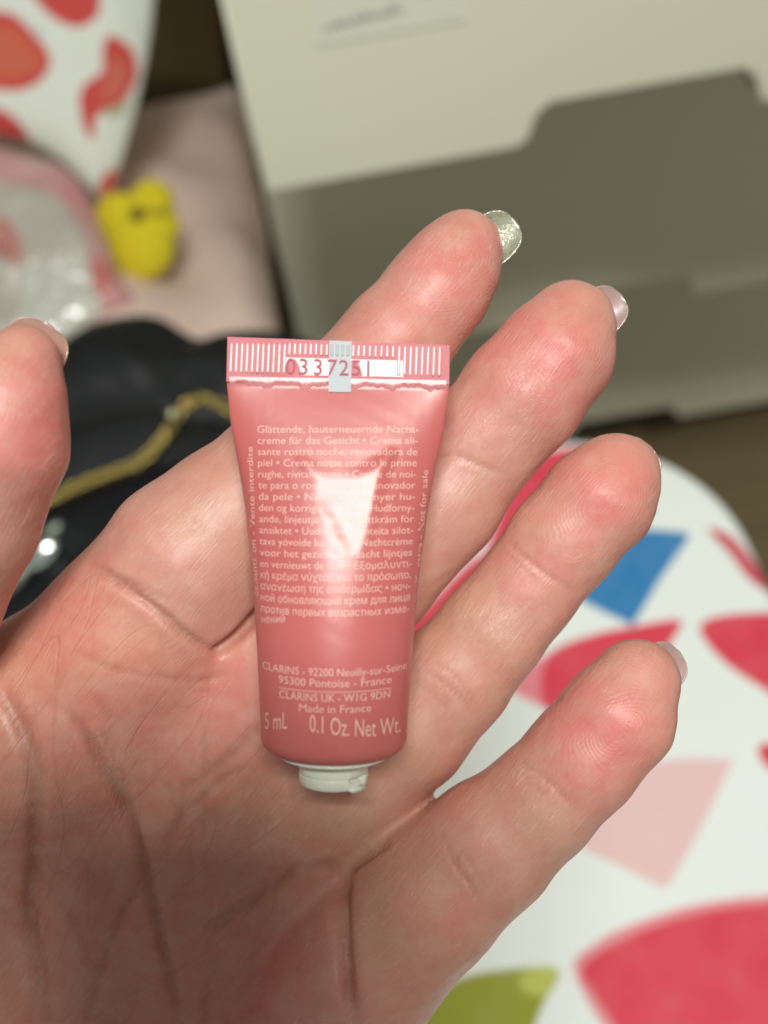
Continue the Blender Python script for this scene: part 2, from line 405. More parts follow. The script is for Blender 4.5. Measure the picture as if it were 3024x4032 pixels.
# ---- yellow toy (rounded duck shape)
m_y = M("yellow_plush", (.90, .76, .02), .75, Subsurface_Weight=.15, Subsurface_Scale=.01)
m_y.bump(m_y.noise(420, 4, .7), .8, .003)
tl = on_plane(300, 520, (-.155, .68, -.02), np.array([0, -.6, .8]))
toy = empty("toy_duck", tl, "small bright yellow rounded plush toy lying on the beige blanket", "toy")
def toy_sphere(name, xd, yd, ru, rv, rn, dn, mat):
    bm = bmesh.new(); bmesh.ops.create_uvsphere(bm, u_segments=32, v_segments=20, radius=1)
    pw = on_plane(xd, yd, tl, np.array([0, -.6, .8])) - tl
    dist = np.linalg.norm(tl - CAM) / 1.0; mpp = dist / FPX * S
    for w in bm.verts:
        c_ = np.array(w.co); q = pw + RT * c_[0] * ru * mpp + UP * c_[1] * rv * mpp - _F * (c_[2] * rn + dn) * mpp; w.co = q
    return bm_obj(name, bm, mat, toy, smooth=True)
toy_sphere("body", 306, 530, 68, 72, 44, 0, m_y.m)
toy_sphere("wing", 262, 468, 52, 48, 34, 6, m_y.m)
toy_sphere("breast", 300, 486, 84, 58, 40, 0, m_y.m)
toy_sphere("head", 330, 440, 46, 46, 38, 8, m_y.m)
m_o = M("toy_shade_brown", (.20, .12, .012), .6)
toy_sphere("shade_spot", 306, 476, 15, 15, 14, 40, m_o.m)  # brown ball stands in for the dark shadow spot on the toy
toy_sphere("olive_band", 345, 468, 28, 8, 10, 38, M("toy_olive", (.50, .43, .012), .5).m)  # plain olive band to the right of the brown ball
m_rd = M("red_scrap", (.62, .12, .07), .6)
rs, _v = inflated("fabric_tag", [(214, 395), (236, 368), (252, 372), (246, 402), (226, 425), (212, 418)], (-.19, .74, .0), (0, -.6, .8), .003, m_rd.m, rings=8, seg=32)
tag(rs, "small orange red fabric tag between the cushion tip and the yellow toy", "tag")

# ---- black handbag
m_bg = M("black_leather", (.0045, .007, .0078), .5, Coat_Weight=.2, Coat_Roughness=.3)
m_bg.bump(m_bg.noise(180, 3), .2, .001)
m_bgs = M("black_patent", (.0015, .0022, .004), .3)
bag = empty("handbag", on_plane(300, 1000, (-.12, .42, -.02), np.array([0, -.3, .95])), "black leather handbag with gold chain resting by the table edge", "handbag")
def gpar(o): o.parent = bag; o.matrix_parent_inverse = Matrix.Translation(-bag.location); return o
BN = np.array([0, -.35, .93])
o, _ = inflated("body", [(-120, 860), (60, 775), (132, 748), (200, 705), (290, 686), (350, 692), (400, 722), (440, 738), (500, 722), (600, 722), (700, 760), (760, 900), (650, 1080), (420, 1230), (150, 1380), (-120, 1480)],
                (-.12, .43, -.030), BN, .022, m_bg.m, wrinkle=.003, freq=90, rings=50, seg=200); gpar(o)
o, _ = inflated("flap", [(-130, 1010), (60, 950), (160, 915), (260, 888), (330, 880), (380, 892), (480, 930), (600, 980), (640, 1050), (420, 1240), (150, 1390), (-130, 1500)],
                (-.11, .40, .0), BN, .010, m_bg.m, wrinkle=.0022, freq=60, rings=40, seg=180, seed=4); gpar(o)
o, _ = inflated("front_pocket", [(-130, 1180), (60, 1120), (200, 1060), (330, 1010), (440, 1000), (520, 1040), (420, 1260), (150, 1400), (-130, 1520)],
                (-.11, .385, .018), BN, .009, m_bgs.m, wrinkle=.0015, freq=70, rings=40, seg=180, seed=9); gpar(o)
# gold chain: links along a curve lying on the flap
m_gold = M("antique_gold", (.58, .46, .14), .26, Metallic=1.0)
m_dsil = M("dull_metal", (.22, .26, .22), .5, Metallic=1.0)
m_sil = M("silver_metal", (.72, .80, .76), .22, Metallic=1.0)
CP = smooth_poly([(560, 925), (520, 905), (470, 872), (430, 862), (402, 874), (380, 902), (356, 940), (330, 972), (298, 1000), (240, 1022), (180, 1045), (130, 1068), (85, 1092), (20, 1125), (-60, 1160)], 300)
CP = CP[:int(np.argmin(np.linalg.norm(CP - np.array([-60, 1160]), axis=1))) + 1]
C3 = np.array([on_plane(x, y, (-.11, .395, .022), BN) for x, y in CP])
bm = bmesh.new()
R1, R2, NA, NB = .0028, .0010, 14, 7
lv = []
for a in range(NA):
    for b in range(NB):
        A, Bq = 2 * math.pi * a / NA, 2 * math.pi * b / NB
        lv.append(((R1 + R2 * math.cos(Bq)) * math.cos(A) * 1.25, (R1 + R2 * math.cos(Bq)) * math.sin(A) * .8, R2 * math.sin(Bq)))
lf = [(a * NB + b, ((a + 1) % NA) * NB + b, ((a + 1) % NA) * NB + (b + 1) % NB, a * NB + (b + 1) % NB) for a in range(NA) for b in range(NB)]
link0 = mesh_obj("chain_link", lv, lf, m_gold.m); bm.free()
seg = np.linalg.norm(np.diff(C3, axis=0), axis=1); cum = np.r_[0, np.cumsum(seg)]
chain = empty("gold_chain", C3[0], "antique gold link chain draped over the black handbag", "chain")
NL = int(cum[-1] / .0042)
for i in range(NL):
    t = (i + .5) * cum[-1] / NL; j = min(np.searchsorted(cum, t), len(C3) - 1)
    p_ = np.array([np.interp(t, cum, C3[:, q]) for q in range(3)]); dr = Vector(C3[j] - C3[j - 1]).normalized()
    l_ = link0 if i == 0 else link0.copy()
    if i: COL.objects.link(l_)
    l_.parent = chain
    rot = Matrix((dr, Vector(BN).cross(dr).normalized(), Vector(BN))).transposed()
    rot = rot @ Matrix.Rotation(rad(38 if i % 2 else -38), 3, 'X')
    l_.matrix_local = Matrix.Translation(Vector(p_) - Vector(C3[0])) @ rot.to_4x4()
# silver clasp on the pocket: rounded turn lock plate
def ell(name, xd, yd, off, axes, rot, mat, parent):
    c = on_plane(xd, yd, (-.11, .385, .018 + off), BN)
    bm = bmesh.new(); bmesh.ops.create_uvsphere(bm, u_segments=32, v_segments=18, radius=1)
    ca, sa = math.cos(rad(rot)), math.sin(rad(rot)); t1 = RT * ca + UP * sa; t2 = -RT * sa + UP * ca
    for w in bm.verts:
        q = np.array(w.co); w.co = c + t1 * q[0] * axes[0] + t2 * q[1] * axes[1] - _F * q[2] * axes[2]
    o = bm_obj(name, bm, mat, None, smooth=True); o.parent = parent; o.matrix_parent_inverse = Matrix.Translation(-parent.location); return o
ell("clasp", 85, 1197, .016, (.0105, .0058, .0035), 38, m_sil.m, bag)
ell("clasp_bar", 22, 1258, .014, (.0125, .0045, .0025), 42, m_dsil.m, bag)
ell("zip_pull", 108, 1150, .010, (.0075, .0036, .002), 42, m_dsil.m, bag)
ell("chain_ring", 372, 894, .020, (.0030, .0030, .003), 0, M("pale_gold", (.75, .74, .48), .25, Metallic=1.0).m, bag)

# ------------------------------------------------------------------ tube
mm = .001
TUBE_D = 120.5
tube_o = cmm(727, 1105, TUBE_D)                     # origin: middle of the tube axis (camera mm)
roll = rad(-0.8)
rt2 = RT * math.cos(roll) + UP * math.sin(roll); up2 = -RT * math.sin(roll) + UP * math.cos(roll)
TILT = rad(3.4)                                      # the cap end leans away from the lens
ex_ = np.array([math.cos(roll), math.sin(roll), 0]); ey0 = np.array([-math.sin(roll), math.cos(roll), 0]); ez0 = np.array([0, 0, 1.])
ey_ = ey0 * math.cos(TILT) + ez0 * math.sin(TILT); ez_ = ez0 * math.cos(TILT) - ey0 * math.sin(TILT)
tube = empty("cosmetic_tube", c2w(*(tube_o[:2] * mm), TUBE_D * mm), "small pink cosmetic sample tube with white cap lying across the open hand", "cosmetic tube")
_w = BASIS @ np.stack([ex_, ey_, ez_], 1)
tube.matrix_world = Matrix([[*_w[i], tube.location[i]] for i in range(3)] + [[0, 0, 0, 1]])
def tl_(u, v, D):                                   # photo px -> tube local mm on the plane z = TUBE_D - D
    r_ = np.array([(u - 1512) / FPX, -(v - 2016) / FPX, -1.]); O_ = np.array([*tube_o[:2], -TUBE_D])
    t = (TUBE_D - D + O_ @ ez_) / (r_ @ ez_); q = r_ * t - O_
    return np.array([q @ ex_, q @ ey_])
YT = tl_(1336, 1345, TUBE_D)[1]; YC = tl_(1336, 1498, TUBE_D)[1]; YB = tl_(1315, 2892, TUBE_D)[1]
prof_v = [1330, 1500, 1600, 1700, 1850, 2003, 2285, 2600, 2850, 2960]
prof_w = [877, 878, 858, 832, 772, 720, 652, 606, 577, 572]
prof_y = [tl_(1320, v, TUBE_D)[1] for v in prof_v]; prof_a = [(tl_(1320 + w / 2, v, TUBE_D)[0] - tl_(1320 - w / 2, v, TUBE_D)[0]) / 2 for w, v in zip(prof_w, prof_v)]
PER = 2 * math.pi * prof_a[-1]
def halfw(y): return np.interp(-np.asarray(y), -np.array(prof_y), prof_a)
_aa = np.linspace(7.9, 12.7, 200)
def perim(a, b): h = ((a - b) / (a + b)) ** 2; return math.pi * (a + b) * (1 + 3 * h / (10 + np.sqrt(4 - 3 * h)))
def halfd(y):
    y = np.atleast_1d(np.asarray(y, float)); a = halfw(y)
    s = np.clip((YC - y) / (YC - YB), 0, 1)
    base = prof_a[-1] * (1 - (1 - s) ** 1.75)
    return np.maximum(base * .93, .28)
FAC = np.array([tl_(u, v, TUBE_D - 4.5) for u, v in ((1180, 1808), (1290, 1868), (1400, 1862), (1540, 1785), (1492, 1950), (1462, 2080), (1420, 2190), (1370, 2150), (1310, 2040), (1240, 1940))])
def dent(x, y):
    """flattened facet and small puckers pressed in the front of the soft tube"""
    x = np.atleast_1d(np.asarray(x, float)); y = np.broadcast_to(np.atleast_1d(np.asarray(y, float)), x.shape)
    nat = lambda x_, y_: halfd(y_) * sq(x_, halfw(y_))
    c = FAC.mean(0); sd = poly_dist(np.stack([x, y], 1), FAC); t = np.clip(sd / 1.7 + .5, 0, 1); w = t * t * (3 - 2 * t)
    zc = float(nat(c[0], c[1])[0]) - .035
    zp = zc - math.tan(rad(FSL)) * (y - c[1]) + .010 * (x - c[0]) + .014 * vnoise(np.stack([x, y], 1), 1.1, 8)
    return (zp - nat(x, y)) * w * .92 + .010 * vnoise(np.stack([x, y], 1), 1.6, 12) * np.clip((YC - y) / 4, 0, 1)
FSL = 12.0
def sq(x, a): return np.sqrt(np.clip(1 - (x / a) ** 2, 0, 1))
def surf_z(x, y):
    a = halfw(y); b = halfd(y); return b * sq(x, a) + dent(np.asarray(x, float), np.asarray(y, float))
m_tube = M("pink_glossy_plastic", (.565, .142, .132), .36, Coat_Weight=.13, Coat_Roughness=.15, Subsurface_Weight=.12, Subsurface_Scale=.002)
m_tube.bump(m_tube.noise(900, 2), .04, .0003)
NA_ = 180; ys = np.concatenate([np.linspace(YC, YB, 150)])
V = []
for y in ys:
    a, b = float(halfw(y)), float(halfd(y)[0]); th = np.linspace(0, 2 * math.pi, NA_, endpoint=False)
    x = a * np.cos(th); z = b * np.sin(th); fr = np.clip(np.sin(th), 0, 1) ** .5
    z = z + dent(x, np.full_like(x, y)) * fr
    V.append(np.stack([x, np.full_like(x, y), z], 1))
r0 = prof_a[-1]; bend = 1.75                          # rounded lower end
for q in np.linspace(0, 1, 10)[1:]:
    an = q * math.pi / 2 * .95; rr = r0 - bend * (1 - math.cos(an)); yy = YB - bend * 1.0 * math.sin(an)
    th = np.linspace(0, 2 * math.pi, NA_, endpoint=False); b = float(halfd(YB)[0]) / r0
    V.append(np.stack([rr * np.cos(th), np.full(NA_, yy), rr * b * np.sin(th)], 1))
nr = len(V); V = np.concatenate(V) * mm
F = [f[::-1] for f in grid_faces(NA_, nr, True)]
F.append(tuple(range((nr - 1) * NA_, nr * NA_))[::-1])
body = mesh_obj("body", V, [f[::-1] for f in F], m_tube.m, tube)
# flat sealed end: thin strip bent slightly so that it faces the lamp
m_crimp = M("pink_sealed_plastic", (.56, .13, .16), .50)
m_ridge = M("pink_ridge_glint", (.82, .42, .42), .42, Coat_Weight=1.0, Coat_Roughness=.26, Metallic=.25)  # paler, part-metallic pink paints white glints onto the ridges
SKEW = math.tan(rad(1.5))
CT = rad(7.4)                                         # lean of the strip
def crimp_pt(x, h, z):                               # h = height above the body end
    hh = h * math.cos(CT); zz = -h * math.sin(CT) * .9
    return (x, YC + hh - SKEW * x * (h / 4.4) * .9, z * math.cos(CT) + zz)
CH = (YT - YC) / math.cos(CT) + .1
nxc, nyc = 60, 10; V = []
xs = np.linspace(-prof_a[0], prof_a[0], nxc)
for sgn in (1, -1):
    for j in range(nyc):
        h = -0.3 + (CH + .3) * j / (nyc - 1)
        for x in xs: V.append(crimp_pt(x, h, sgn * (.28 + .10 * math.sin(x * .9) * (1 - j / nyc) * (sgn > 0))))
F = [f for f in grid_faces(nxc, nyc)]; n1 = nxc * nyc
F += [tuple(n1 + np.array(f)[::-1]) for f in grid_faces(nxc, nyc)]
for i in range(nxc - 1):
    F.append((i, n1 + i, n1 + i + 1, i + 1)); t0 = (nyc - 1) * nxc
    F.append((t0 + i, t0 + i + 1, n1 + t0 + i + 1, n1 + t0 + i))
for j in range(nyc - 1):
    a0, b0 = j * nxc, (j + 1) * nxc; F.append((a0, b0, n1 + b0, n1 + a0)); a0 += nxc - 1; b0 += nxc - 1; F.append((a0, n1 + a0, n1 + b0, b0))
crimp = mesh_obj("sealed_end", np.array(V) * mm, F, m_crimp.m, tube, smooth=False)
# wavy weld line under the strip (where the film bends round the seal)
m_weld = M("pink_weld_film", (.70, .28, .28), .36, Coat_Weight=.30, Coat_Roughness=.2)
m_weld.bump(m_weld.noise(1400, 3, .6), .5, .0004)
V = []; nxw = 160; xs = np.linspace(-12.3, 12.3, nxw)
wav = .22 * np.sin(xs * 1.3) + .12 * np.sin(xs * 3.1 + 1) + .07 * np.sin(xs * 7.3) + rng.normal(0, .03, nxw)
for j in range(7):
    t = j / 5
    for i, x in enumerate(xs):
        y = YC + .2 - (1.0 + wav[i]) * min(t, 1); z = .36 + math.tan(rad(8)) * (YC + .2 - y)
        b_ = float(halfd(y)[0] * sq(x, halfw(y)))
        V.append((x, (y if j < 6 else y - .06) - SKEW * x * .12, (max(z, b_ + .04) if j < 4 else b_ + (.05 if j == 4 else .015)) if j < 6 else b_ - .03))
mesh_obj("weld_line", np.array(V) * mm, [f[::-1] for f in grid_faces(nxw, 7)], m_weld.m, crimp)
# ridges pressed in the strip
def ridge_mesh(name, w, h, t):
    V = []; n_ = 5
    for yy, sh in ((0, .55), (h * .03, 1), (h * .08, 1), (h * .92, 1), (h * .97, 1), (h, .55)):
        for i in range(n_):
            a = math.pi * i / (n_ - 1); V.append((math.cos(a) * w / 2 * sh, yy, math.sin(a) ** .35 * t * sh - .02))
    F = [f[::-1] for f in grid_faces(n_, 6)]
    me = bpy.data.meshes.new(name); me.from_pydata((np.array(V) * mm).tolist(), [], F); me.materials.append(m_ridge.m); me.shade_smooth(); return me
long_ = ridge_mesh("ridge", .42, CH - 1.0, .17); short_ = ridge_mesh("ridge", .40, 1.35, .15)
def U(u): return tl_(u, 1430, TUBE_D)[0]      # photo px -> x on the strip
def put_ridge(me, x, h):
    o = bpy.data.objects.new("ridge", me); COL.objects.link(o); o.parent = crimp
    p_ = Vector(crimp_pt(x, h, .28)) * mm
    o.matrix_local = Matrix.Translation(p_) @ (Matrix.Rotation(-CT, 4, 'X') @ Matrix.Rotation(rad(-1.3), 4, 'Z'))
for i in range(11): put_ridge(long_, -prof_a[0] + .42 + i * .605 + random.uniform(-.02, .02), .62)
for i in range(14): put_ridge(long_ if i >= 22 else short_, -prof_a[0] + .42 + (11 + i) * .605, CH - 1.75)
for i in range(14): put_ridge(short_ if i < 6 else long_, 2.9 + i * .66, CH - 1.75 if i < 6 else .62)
# fonts
from mathutils.geometry import delaunay_2d_cdt
def text_mesh(s, bold=0.0, extrude=0.0):
    cu_ = bpy.data.curves.new("t", 'FONT'); cu_.body = s; cu_.offset = bold; cu_.resolution_u = 3; cu_.fill_mode = 'NONE'
    ob = bpy.data.objects.new("t", cu_); COL.objects.link(ob)
    dg = bpy.context.evaluated_depsgraph_get(); me = bpy.data.meshes.new_from_object(ob.evaluated_get(dg))
    co = np.array([tuple(v_.co)[:2] for v_ in me.vertices]); ed = [tuple(e_.vertices) for e_ in me.edges]
    bpy.data.objects.remove(ob); bpy.data.curves.remove(cu_); bpy.data.meshes.remove(me)
    r_ = delaunay_2d_cdt([Vector(c_) for c_ in co.tolist()], ed, [], 0, 1e-6)
    vo = np.array([tuple(v_) for v_ in r_[0]]); fo = np.array([tuple(f_) for f_ in r_[2]]); cen_ = vo[fo].mean(1)
    A, B_ = co[[e_[0] for e_ in ed]], co[[e_[1] for e_ in ed]]
    cr_ = (A[None, :, 1] > cen_[:, None, 1]) != (B_[None, :, 1] > cen_[:, None, 1])
    xi = (B_[:, 0] - A[:, 0])[None] * (cen_[:, None, 1] - A[None, :, 1]) / (B_[:, 1] - A[:, 1] + 1e-15)[None] + A[None, :, 0]
    fo = fo[(cr_ & (cen_[:, None, 0] < xi)).sum(1) % 2 == 1]
    v3 = np.c_[vo, np.full(len(vo), extrude)]; fs = [tuple(f_) for f_ in fo.tolist()]
    if extrude:
        n_ = len(v3); v3 = np.vstack([v3, v3 * [1, 1, -1]]); cnt = {}
        for f_ in fs:
            for a_, b_ in zip(f_, f_[1:] + f_[:1]): cnt[(a_, b_)] = 1
        fs = fs + [(a_, n_ + a_, n_ + b_, b_) for a_, b_ in cnt if (b_, a_) not in cnt]
    return v3, fs
m_txt = M("cream_print", (.81, .48, .40), .4)
def place_on_tube(co, ang=0, eps=.025):
    x, y = co[:, 0], co[:, 1]; z = surf_z(x, y); return np.stack([x, y, z + eps + co[:, 2]], 1)
def px_local(u, v):                                  # photo px -> tube x, y on its front surface
    D = TUBE_D
    for _ in range(6):
        p_ = tl_(u, v, D); D = TUBE_D - float(np.atleast_1d(surf_z(np.array([min(max(p_[0], -12), 12)]), np.array([p_[1]])))[0])
    return p_
def text_line(s, u0, u1, v, hfac=1.0, size_mm=None, bold=.006):
    if any(ord(c_) > 0x370 and ord(c_) < 0x500 for c_ in s): bold = 0
    a = px_local(u0, v); b = px_local(u1, v)
    co, fs = text_mesh(s, bold=bold)
    w = co[:, 0].max() - co[:, 0].min(); k = (b[0] - a[0]) / w
    ky = size_mm if size_mm else k
    x = a[0] + (co[:, 0] - co[:, 0].min()) * k; y = a[1] + (b[1] - a[1]) * (x - a[0]) / (b[0] - a[0]) + co[:, 1] * ky * hfac
    return np.stack([x, y, co[:, 2] * 0], 1), fs
def join_lines(name, L):
    V, F, n_ = [], [], 0
    for co, fs in L:
        V.append(place_on_tube(co)); F += [tuple(i + n_ for i in f) for f in fs]; n_ += len(co)
    return mesh_obj(name, np.concatenate(V) * mm, F, m_txt.m, tube, smooth=False)
lines = ["Glättende, hauterneuernde Nacht-", "creme für das Gesicht • Crema ali-", "sante rostro noche, renovadora de", "piel • Crema notte contro le prime", "rughe, rivitalizzante • Creme de noi-",
 "te para o rosto alisante, renovador", "da pele • Natcreme fornyer hu-", "den og korrigerer linjer • Hudforny-", "ande, linjeutjämnande nattkräm för", "ansiktet • Uudistava, juonteita silot-",
 "tava yövoide kasvoille • Nachtcrème", "voor het gezicht, verzacht lijntjes", "en vernieuwt de huid • Εξομαλυντι-", "κή κρέμα νύχτας για το πρόσωπο,", "ανανέωση της επιδερμίδας • ноч-",
 "ной обновляющий крем для лица", "против первых возрастных изме-", "нений"]
for i, s in enumerate(lines):
    v = 1704 + i * 43.9; t = i / 17
    u0 = 1013 + 16 * t; u1 = 1647 - 38 * t
    if i == 17: u1 = u0 + 92
    o = join_lines("printed_line", [text_line(s, u0, u1, v, size_mm=1.18)])
for s, u0, u1, v in (("CLARINS - 92200 Neuilly-sur-Seine", 1034, 1602, 2630), ("95300 Pontoise - France", 1097, 1541, 2688), ("CLARINS UK - W1G 9DN", 1100, 1536, 2745), ("Made in France", 1178, 1462, 2800)):
    join_lines("printed_line", [text_line(s, u0, u1, v, size_mm=1.22)])
join_lines("volume_text", [text_line("5 mL", 1043, 1131, 2868, size_mm=2.75, bold=.004), text_line("0.1 Oz. Net Wt.", 1219, 1578, 2880, size_mm=2.75, bold=.004)])
a = px_local(1097, 2706); b = px_local(1541, 2706); xs = np.linspace(a[0], b[0], 60)
V = np.concatenate([place_on_tube(np.stack([xs, np.full(60, a[1] + d_), np.zeros(60)], 1)) for d_ in (-.04, .04)])
mesh_obj("underline", V * mm, grid_faces(60, 2), m_txt.m, tube)
def side_text(s, ut, vt, ub, vb, size_mm):
    a = px_local(ub, vb); b = px_local(ut, vt); co, fs = text_mesh(s, bold=.004)
    L = math.hypot(b[0] - a[0], b[1] - a[1]); d = (b - a) / L; nrm = np.array([-d[1], d[0]])
    k = L / (co[:, 0].max() - co[:, 0].min()); q = a + np.outer((co[:, 0] - co[:, 0].min()) * k, d) + np.outer(co[:, 1] * size_mm, nrm)
    return np.c_[q, np.zeros(len(q))], fs
join_lines("side_text", [side_text("Échantillon - Vente interdite", 994, 1758, 1016, 2348, .95)])
join_lines("side_text", [side_text("Muestra - Not for sale", 1686, 1851, 1652, 2290, .95)])
# batch number stamped in the strip, on a smooth panel
def on_crimp(co, x0, h0, eps): return np.array([crimp_pt(x0 + c_[0], h0 + c_[1], .28 + eps + c_[2]) for c_ in co])
V = []; XA, XB = U(1120), U(1590)
for h in (.50, 2.45):
    for x in np.linspace(XA, XB, 40): V.append(crimp_pt(x, h, .33))
m_pan = M("pink_smooth_panel", (.74, .34, .34), .38, Coat_Weight=.35, Coat_Roughness=.25)
m_pan.bump(m_pan.noise(700, 2), .12, .0002)
mesh_obj("number_panel", np.array(V) * mm, grid_faces(40, 2), m_pan.m, crimp)
m_dig = M("stamped_digit", (.45, .085, .11), .6)
for ch, uu in zip("0337251", (1126, 1180, 1237, 1290, 1336, 1386, 1446)):
    co, fs = text_mesh(ch, bold=.015, extrude=.06)
    co = co - co.min(0); co = np.stack([co[:, 0] * 2.5, co[:, 1] * 2.6, co[:, 2]], 1)
    mesh_obj("digit", on_crimp(co, U(uu) , .56, .05) * mm, fs, m_dig.m, crimp, smooth=False)
# pale registration mark
m_mark = M("pale_blue_mark", (.48, .53, .55), .55)
V = []
for h in np.linspace(-.15, CH, 20):
    for x in (U(1296), U(1340), U(1384)):
        V.append(crimp_pt(x, h, .335 + (.03 if h < 2.5 else .0)))
mk = mesh_obj("registration_mark", np.array(V) * mm, grid_faces(3, 20), m_mark.m, crimp, smooth=False)
V = [];
for j in range(6):
    y = YC + .2 - 1.55 * j / 5
    for x in (U(1296), U(1340), U(1384)): V.append((x, y, max(float(surf_z(x, y)[0]), .36 + math.tan(rad(8)) * (YC + .2 - y)) + .05))
mesh_obj("registration_mark", np.array(V) * mm, [f[::-1] for f in grid_faces(3, 6)], m_mark.m, crimp, smooth=False)
# thinner ridges over the mark
for i in range(4):
    o = bpy.data.objects.new("ridge", short_.copy()); o.data.materials.clear(); o.data.materials.append(m_mark.m); COL.objects.link(o); o.parent = crimp
    o.matrix_local = Matrix.Translation(Vector(crimp_pt(U(1306) + i * .62, CH - 1.75, .33)) * mm) @ (Matrix.Rotation(-CT, 4, 'X'))
# shoulder, neck and flip cap: lathe + hinge notch
m_cap = M("white_cap_plastic", (.80, .82, .70), .35, Subsurface_Weight=.2, Subsurface_Scale=.003, Coat_Weight=.2)
def lathe(name, prof, n=96, mat=None, mod=None):
    V = []
    for r_, y in prof:
        th = np.linspace(0, 2 * math.pi, n, endpoint=False); rr = np.full(n, r_)
        if mod: rr, yy = mod(th, rr, y)
        else: yy = np.full(n, y)
        V.append(np.stack([rr * np.cos(th), yy, rr * np.sin(th)], 1))
    V = np.concatenate(V); F = grid_faces(n, len(prof), True); F = F + [tuple(range(n))[::-1], tuple(range((len(prof) - 1) * n, len(prof) * n))]
    return mesh_obj(name, V * mm, F, mat or m_cap.m, tube)
y0 = YB - bend + .05
FL = -.40
sh = lathe("shoulder", [(6.0, y0 + .4), (6.3, y0 + FL + .35), (6.55, y0 + FL + .18), (6.55, y0 + FL), (6.3, y0 + FL - .14), (5.4, y0 + FL - .32), (4.4, y0 + FL - .5), (3.85, y0 + FL - .7), (3.7, y0 + FL - .9)])
def notch(th, rr, y):
    a = np.abs((th - rad(42) + math.pi) % (2 * math.pi) - math.pi); k = np.clip(1 - a / .34, 0, 1)
    deep = max(0, 1 - abs((y - (y0 - 2.8)) / .4))
    return rr - .9 * np.minimum(k * 2.2, 1) * deep, np.full(len(th), y)
cb = lathe("cap", [(r_, y0 - 1.25 + (y_ - y0 + .9) * 1.0) for r_, y_ in [(3.7, y0 - .9), (3.92, y0 - .98), (3.98, y0 - 1.15), (4.0, y0 - 2.0), (4.0, y0 - 2.12), (3.86, y0 - 2.16), (3.86, y0 - 2.22), (4.02, y0 - 2.28), (4.05, y0 - 2.45), (4.05, y0 - 2.7), (4.02, y0 - 3.3), (3.85, y0 - 3.55), (3.4, y0 - 3.68)]], mod=notch, n=144)
# thumb tab of the lid
bm = bmesh.new(); bmesh.ops.create_cube(bm, size=1); bmesh.ops.scale(bm, vec=(2.6, .62, 1.2), verts=bm.verts)
for w in bm.verts:
    if w.co.x < 0 and w.co.y < 0: w.co.x += .7
bmesh.ops.bevel(bm, geom=bm.edges[:], offset=.1, segments=2, affect='EDGES')
bmesh.ops.rotate(bm, matrix=Matrix.Rotation(rad(40), 3, 'Y'), cent=(0, 0, 0), verts=bm.verts)
bmesh.ops.translate(bm, vec=(2.5, y0 - 3.75, 2.95), verts=bm.verts); bmesh.ops.scale(bm, vec=(mm, mm, mm), verts=bm.verts)
bm_obj("lid_tab", bm, m_cap.m, tube, smooth=True)

# ------------------------------------------------------------------ phone that takes the picture, just behind the lens
m_ph = M("phone_glass", (.02, .022, .025), .25); m_sc = M("phone_screen", (.01, .01, .012), .08)
phone = empty("phone", c2w(-.022, -.060, -.0055), "dark phone held above the open hand", "phone")
def phone_slab(name, x0, x1, y0, y1, z0, z1, mat, r):
    pts = rr_outline(x0, x1, y0, y1, r, 8); bm = bmesh.new()
    f_ = bm.faces.new([bm.verts.new(c2w(x, y, -z0)) for x, y in pts]); e_ = bmesh.ops.extrude_face_region(bm, geom=[f_])
    dz = c2w(0, 0, -z1) - c2w(0, 0, -z0); bmesh.ops.translate(bm, vec=dz, verts=[g for g in e_['geom'] if isinstance(g, bmesh.types.BMVert)])
    bmesh.ops.recalc_face_normals(bm, faces=bm.faces); o = bm_obj(name, bm, mat); o.parent = phone; o.matrix_parent_inverse = Matrix.Translation(-phone.location); return o
phone_slab("body", -.058, .014, -.133, .014, .0030, .0100, m_ph.m, .010)
phone_slab("camera_bump", -.024, .012, -.024, .012, .0016, .0029, m_ph.m, .006)
phone_slab("screen", -.056, .012, -.131, .012, .0101, .0106, m_sc.m, .009)

# ------------------------------------------------------------------ hand
# chains of joints in camera millimetres: (x, y in photo at 1659 px width, distance, radius px)
def chain_pts(L):
    P = np.array([cmm(x, y, D) for x, y, D, r in L]); R = np.array([r * S / FPX * D for x, y, D, r in L]); return P, R
INDEX = [(1005, 534, 137, 79), (983, 570, 136.5, 99), (944, 630, 136, 111), (856, 740, 135.5, 119), (725, 880, 135.5, 124), (603, 1022, 135, 138), (500, 1120, 135, 158), (410, 1211, 135, 178)]
MIDDLE = [(1233, 703, 135.5, 97), (1201, 763, 135, 125), (1126, 857, 135, 132), (1048, 947, 135.5, 124), (949, 1086, 136, 130), (799, 1247, 137, 137), (633, 1434, 138, 146)]
RING = [(1331, 1030, 133.5, 95), (1298, 1075, 133.5, 118), (1212, 1173, 134, 114), (1133, 1277, 134.5, 109), (1064, 1362, 135, 114), (981, 1463, 136, 121), (883, 1575, 137, 130), (773, 1677, 139, 136)]
PINKY = [(1376, 1472, 129, 93), (1336, 1545, 129, 120), (1256, 1641, 129.5, 121), (1163, 1737, 130.5, 122), (1054, 1828, 132, 141), (925, 1939, 133, 158), (787, 2083, 136, 170), (650, 2250, 142, 192)]
THUMB = [(52, 778, 114, 76), (28, 850, 114, 110), (-5, 950, 115, 150), (-80, 1120, 118, 160), (-170, 1300, 122, 165), (-300, 1560, 129, 200), (-380, 1850, 138, 290)]
FINGERS = [INDEX, MIDDLE, RING, PINKY, THUMB]
